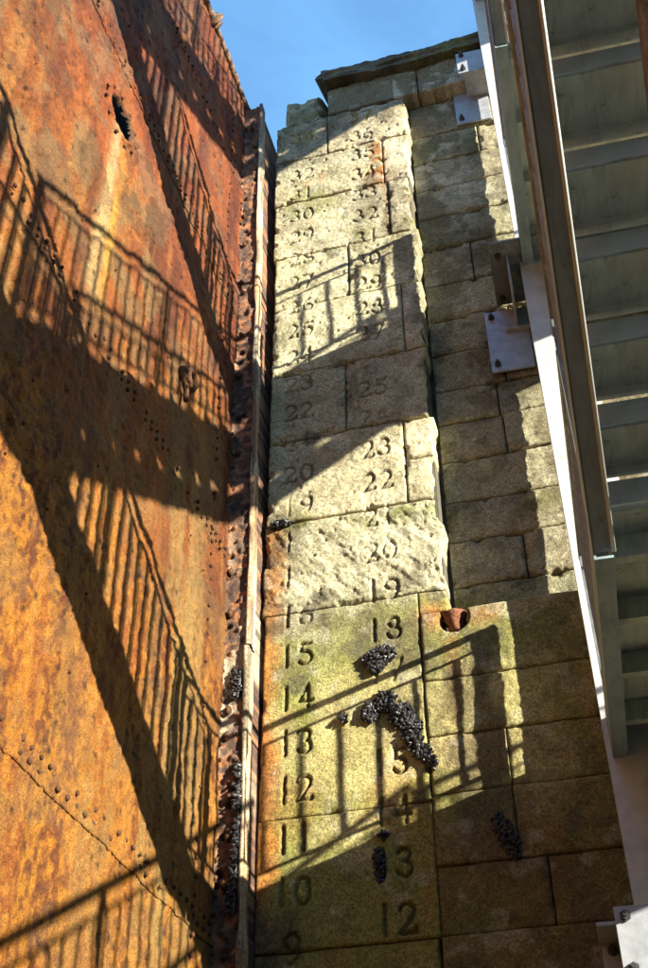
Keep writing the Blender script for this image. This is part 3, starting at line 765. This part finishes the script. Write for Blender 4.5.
def landing(z, y0, y1, x0, x1, ribs, side_rail, rail_y=None, detailed=False, end_rail=None):
    d = MB().box((x0+.03, y0, zz(z)-.012), (x1-.03, y1, zz(z))).build('landing_deck', M['soffit'], tw)
    for xx in (x0+.02, x1-.10):
        mb = MB(); mb.box((xx, y0, zz(z)-.24), (xx+.08, y1, zz(z)-.228)); mb.box((xx, y0, zz(z)-.228), (xx+.01, y1, zz(z)-.014)); mb.box((xx+.01, y0, zz(z)-.026),(xx+.08, y1, zz(z)-.0145))
        mb.build('edge_beam', M['stringer'], d)
    for yr in ribs:
        MB().box((x0+.11, yr, zz(z)-.13), (x1-.11, yr+.05, zz(z)-.0135)).build('rib', M['soffit'], d)
    MB().box((min(x0+.95, x1-.3), y0+.01, zz(z)-.22), (x1-.105, y0+.06, zz(z)-.0135)).build('cross_beam', M['stringer'], d)  # out-of-view length only, put back to block sun leaking past the landing
    for yy in (y1-.06,):
        MB().box((x0+.105, yy, zz(z)-.22), (x1-.105, yy+.05, zz(z)-.0135)).build('cross_beam', M['stringer'], d)
    if side_rail:
        ra, rb = rail_y or (y0, y1)
        railing(x0+.05, ra, z, rb, z, detailed, [(rb-.03, .068), (ra+.03, .05)])
        railing(x1-.05, ra, z, rb, z, False, [(rb-.03, .05), (ra+.03, .05)])
TW = XA + WD
for i, lv in enumerate((ZL, ZL+H, ZL+2*H)):
    landing(lv, YK, YW, 0, TW, [YK+.16+.49*k for k in range(4)], True, (YK, (1.70, 1.55, 1.55)[i]), i < 2)
for lv in (ZL+H/2, ZL+1.5*H):
    landing(lv, YN-1.2, YN, 0, TW, [YN-1.2+.1+.5*k for k in range(3)], True, (YN-1.2, YN), False)
landing(ZL-H/2, YN-1.1, YN, XA, TW, [YN-.6], True, (YN-1.1, YN), False)
flight(0, ZL, YK, YN, True)                       # descends towards the wall, overhead of the viewer
flight(0, ZL+H, YK, YN, True)
for lv in (ZL-H/2, ZL+H/2, ZL+1.5*H): flight(XA, lv, YN, YK, False)
# last steps down to the dock floor
zf = ZL-H/2; yy0 = YN-1.1; nst = int((zf-GROUND)/RISE)
stg = stringer(XA+.02, yy0-GO_*nst, GROUND+.1, yy0, zf, M['stringer']); stringer(XA+WD-.1, yy0-GO_*nst, GROUND+.1, yy0, zf, M['stringer'], inner=-1)
for i in range(nst): link('tread', tread_me, stg, (XA+.10, yy0-GO_*(i+1), zz(zf-RISE*(i+1))))
# legs
def leg(x, y, wx, wy, z0, z1, mat='galv'):
    mb = MB(); t = .012
    mb.box((x, y, zz(z0)), (x+wx, y+t, zz(z1))); mb.box((x, y+t, zz(z0)), (x+t, y+wy, zz(z1))); mb.box((x+wx-t, y+t, zz(z0)), (x+wx, y+wy, zz(z1)))
    return mb.build('leg', M[mat], tw)
leg(-.005, 1.79, .37, .12, GROUND, ZL+2*H+.2)
leg(TW-.2, 1.90, .2, .08, GROUND, ZL+2*H+.2)
for x in (.05, TW-.15): leg(x, YN-1.2-.16, .12, .15, GROUND, ZL+1.5*H)
# wall brackets
def bolt_me():
    mb = MB(); mb.tube([(0,0,0),(0,-.012,0)], .028, 6); mb.tube([(0,-.012,0),(0,-.05,0)], .013, 8); mb.tube([(0,-.012,0),(0,-.028,0)], .022, 6); return mb.mesh('bolt', M['bolt'])
BM = bolt_me()
def bracket(z, yb, shelf=False, x0=-.33):
    """yb: local y of the stone face there"""
    mb = MB()
    mb.box((x0, yb-.02, zz(z)-.32), (-.01, yb-.002, zz(z)+.34))
    if shelf:      # horizontal seat plate with gusset, seen from below
        MB().box((-.22, yb-.62, zz(z)+.42), (.30, yb-.003, zz(z)+.44)).build('seat_plate', M['rail'], tw); mb.box((-.10, yb-.50, zz(z)+.10), (-.085, yb-.02, zz(z)+.42))
        mb.box((-.18, yb-.06, zz(z)+.08), (.02, yb-.02, zz(z)+.10))
    else:
        mb.box((-.20, yb-.30, zz(z)+.08), (.10, yb-.02, zz(z)+.10)); mb.box((-.20, yb-.30, zz(z)+.30), (.10, yb-.02, zz(z)+.32))
        mb.box((-.06, yb-.30, zz(z)+.10), (-.045, yb-.02, zz(z)+.30)); mb.box((x0+.08, yb-.32, zz(z)+.04), (.16, yb-.30, zz(z)+.38))
    o = mb.build('wall_bracket', M['bracket'], tw, bevel=.003)
    for bx, bz in ((x0+.05,-.25),(x0+.05,.27)): link('bolt', BM, o, (bx, yb-.02, zz(z)+bz))
    if shelf:
        for bx, by in ((-.17,-.08),(-.16,-.5)):
            b = link('bolt', BM, o, (bx, yb+by, zz(z)+.42)); b.rotation_euler = (R(90), 0, 0)
    else:
        for bx, bz in ((.13,.09),(.13,.33)): link('bolt', BM, o, (x0+bx, yb-.32, zz(z)+bz))
    return o
yw = W + REC - 4.0
bracket(6.50, yw, True); bracket(9.80, yw); bracket(1.62, W-4.0, False, -.19)
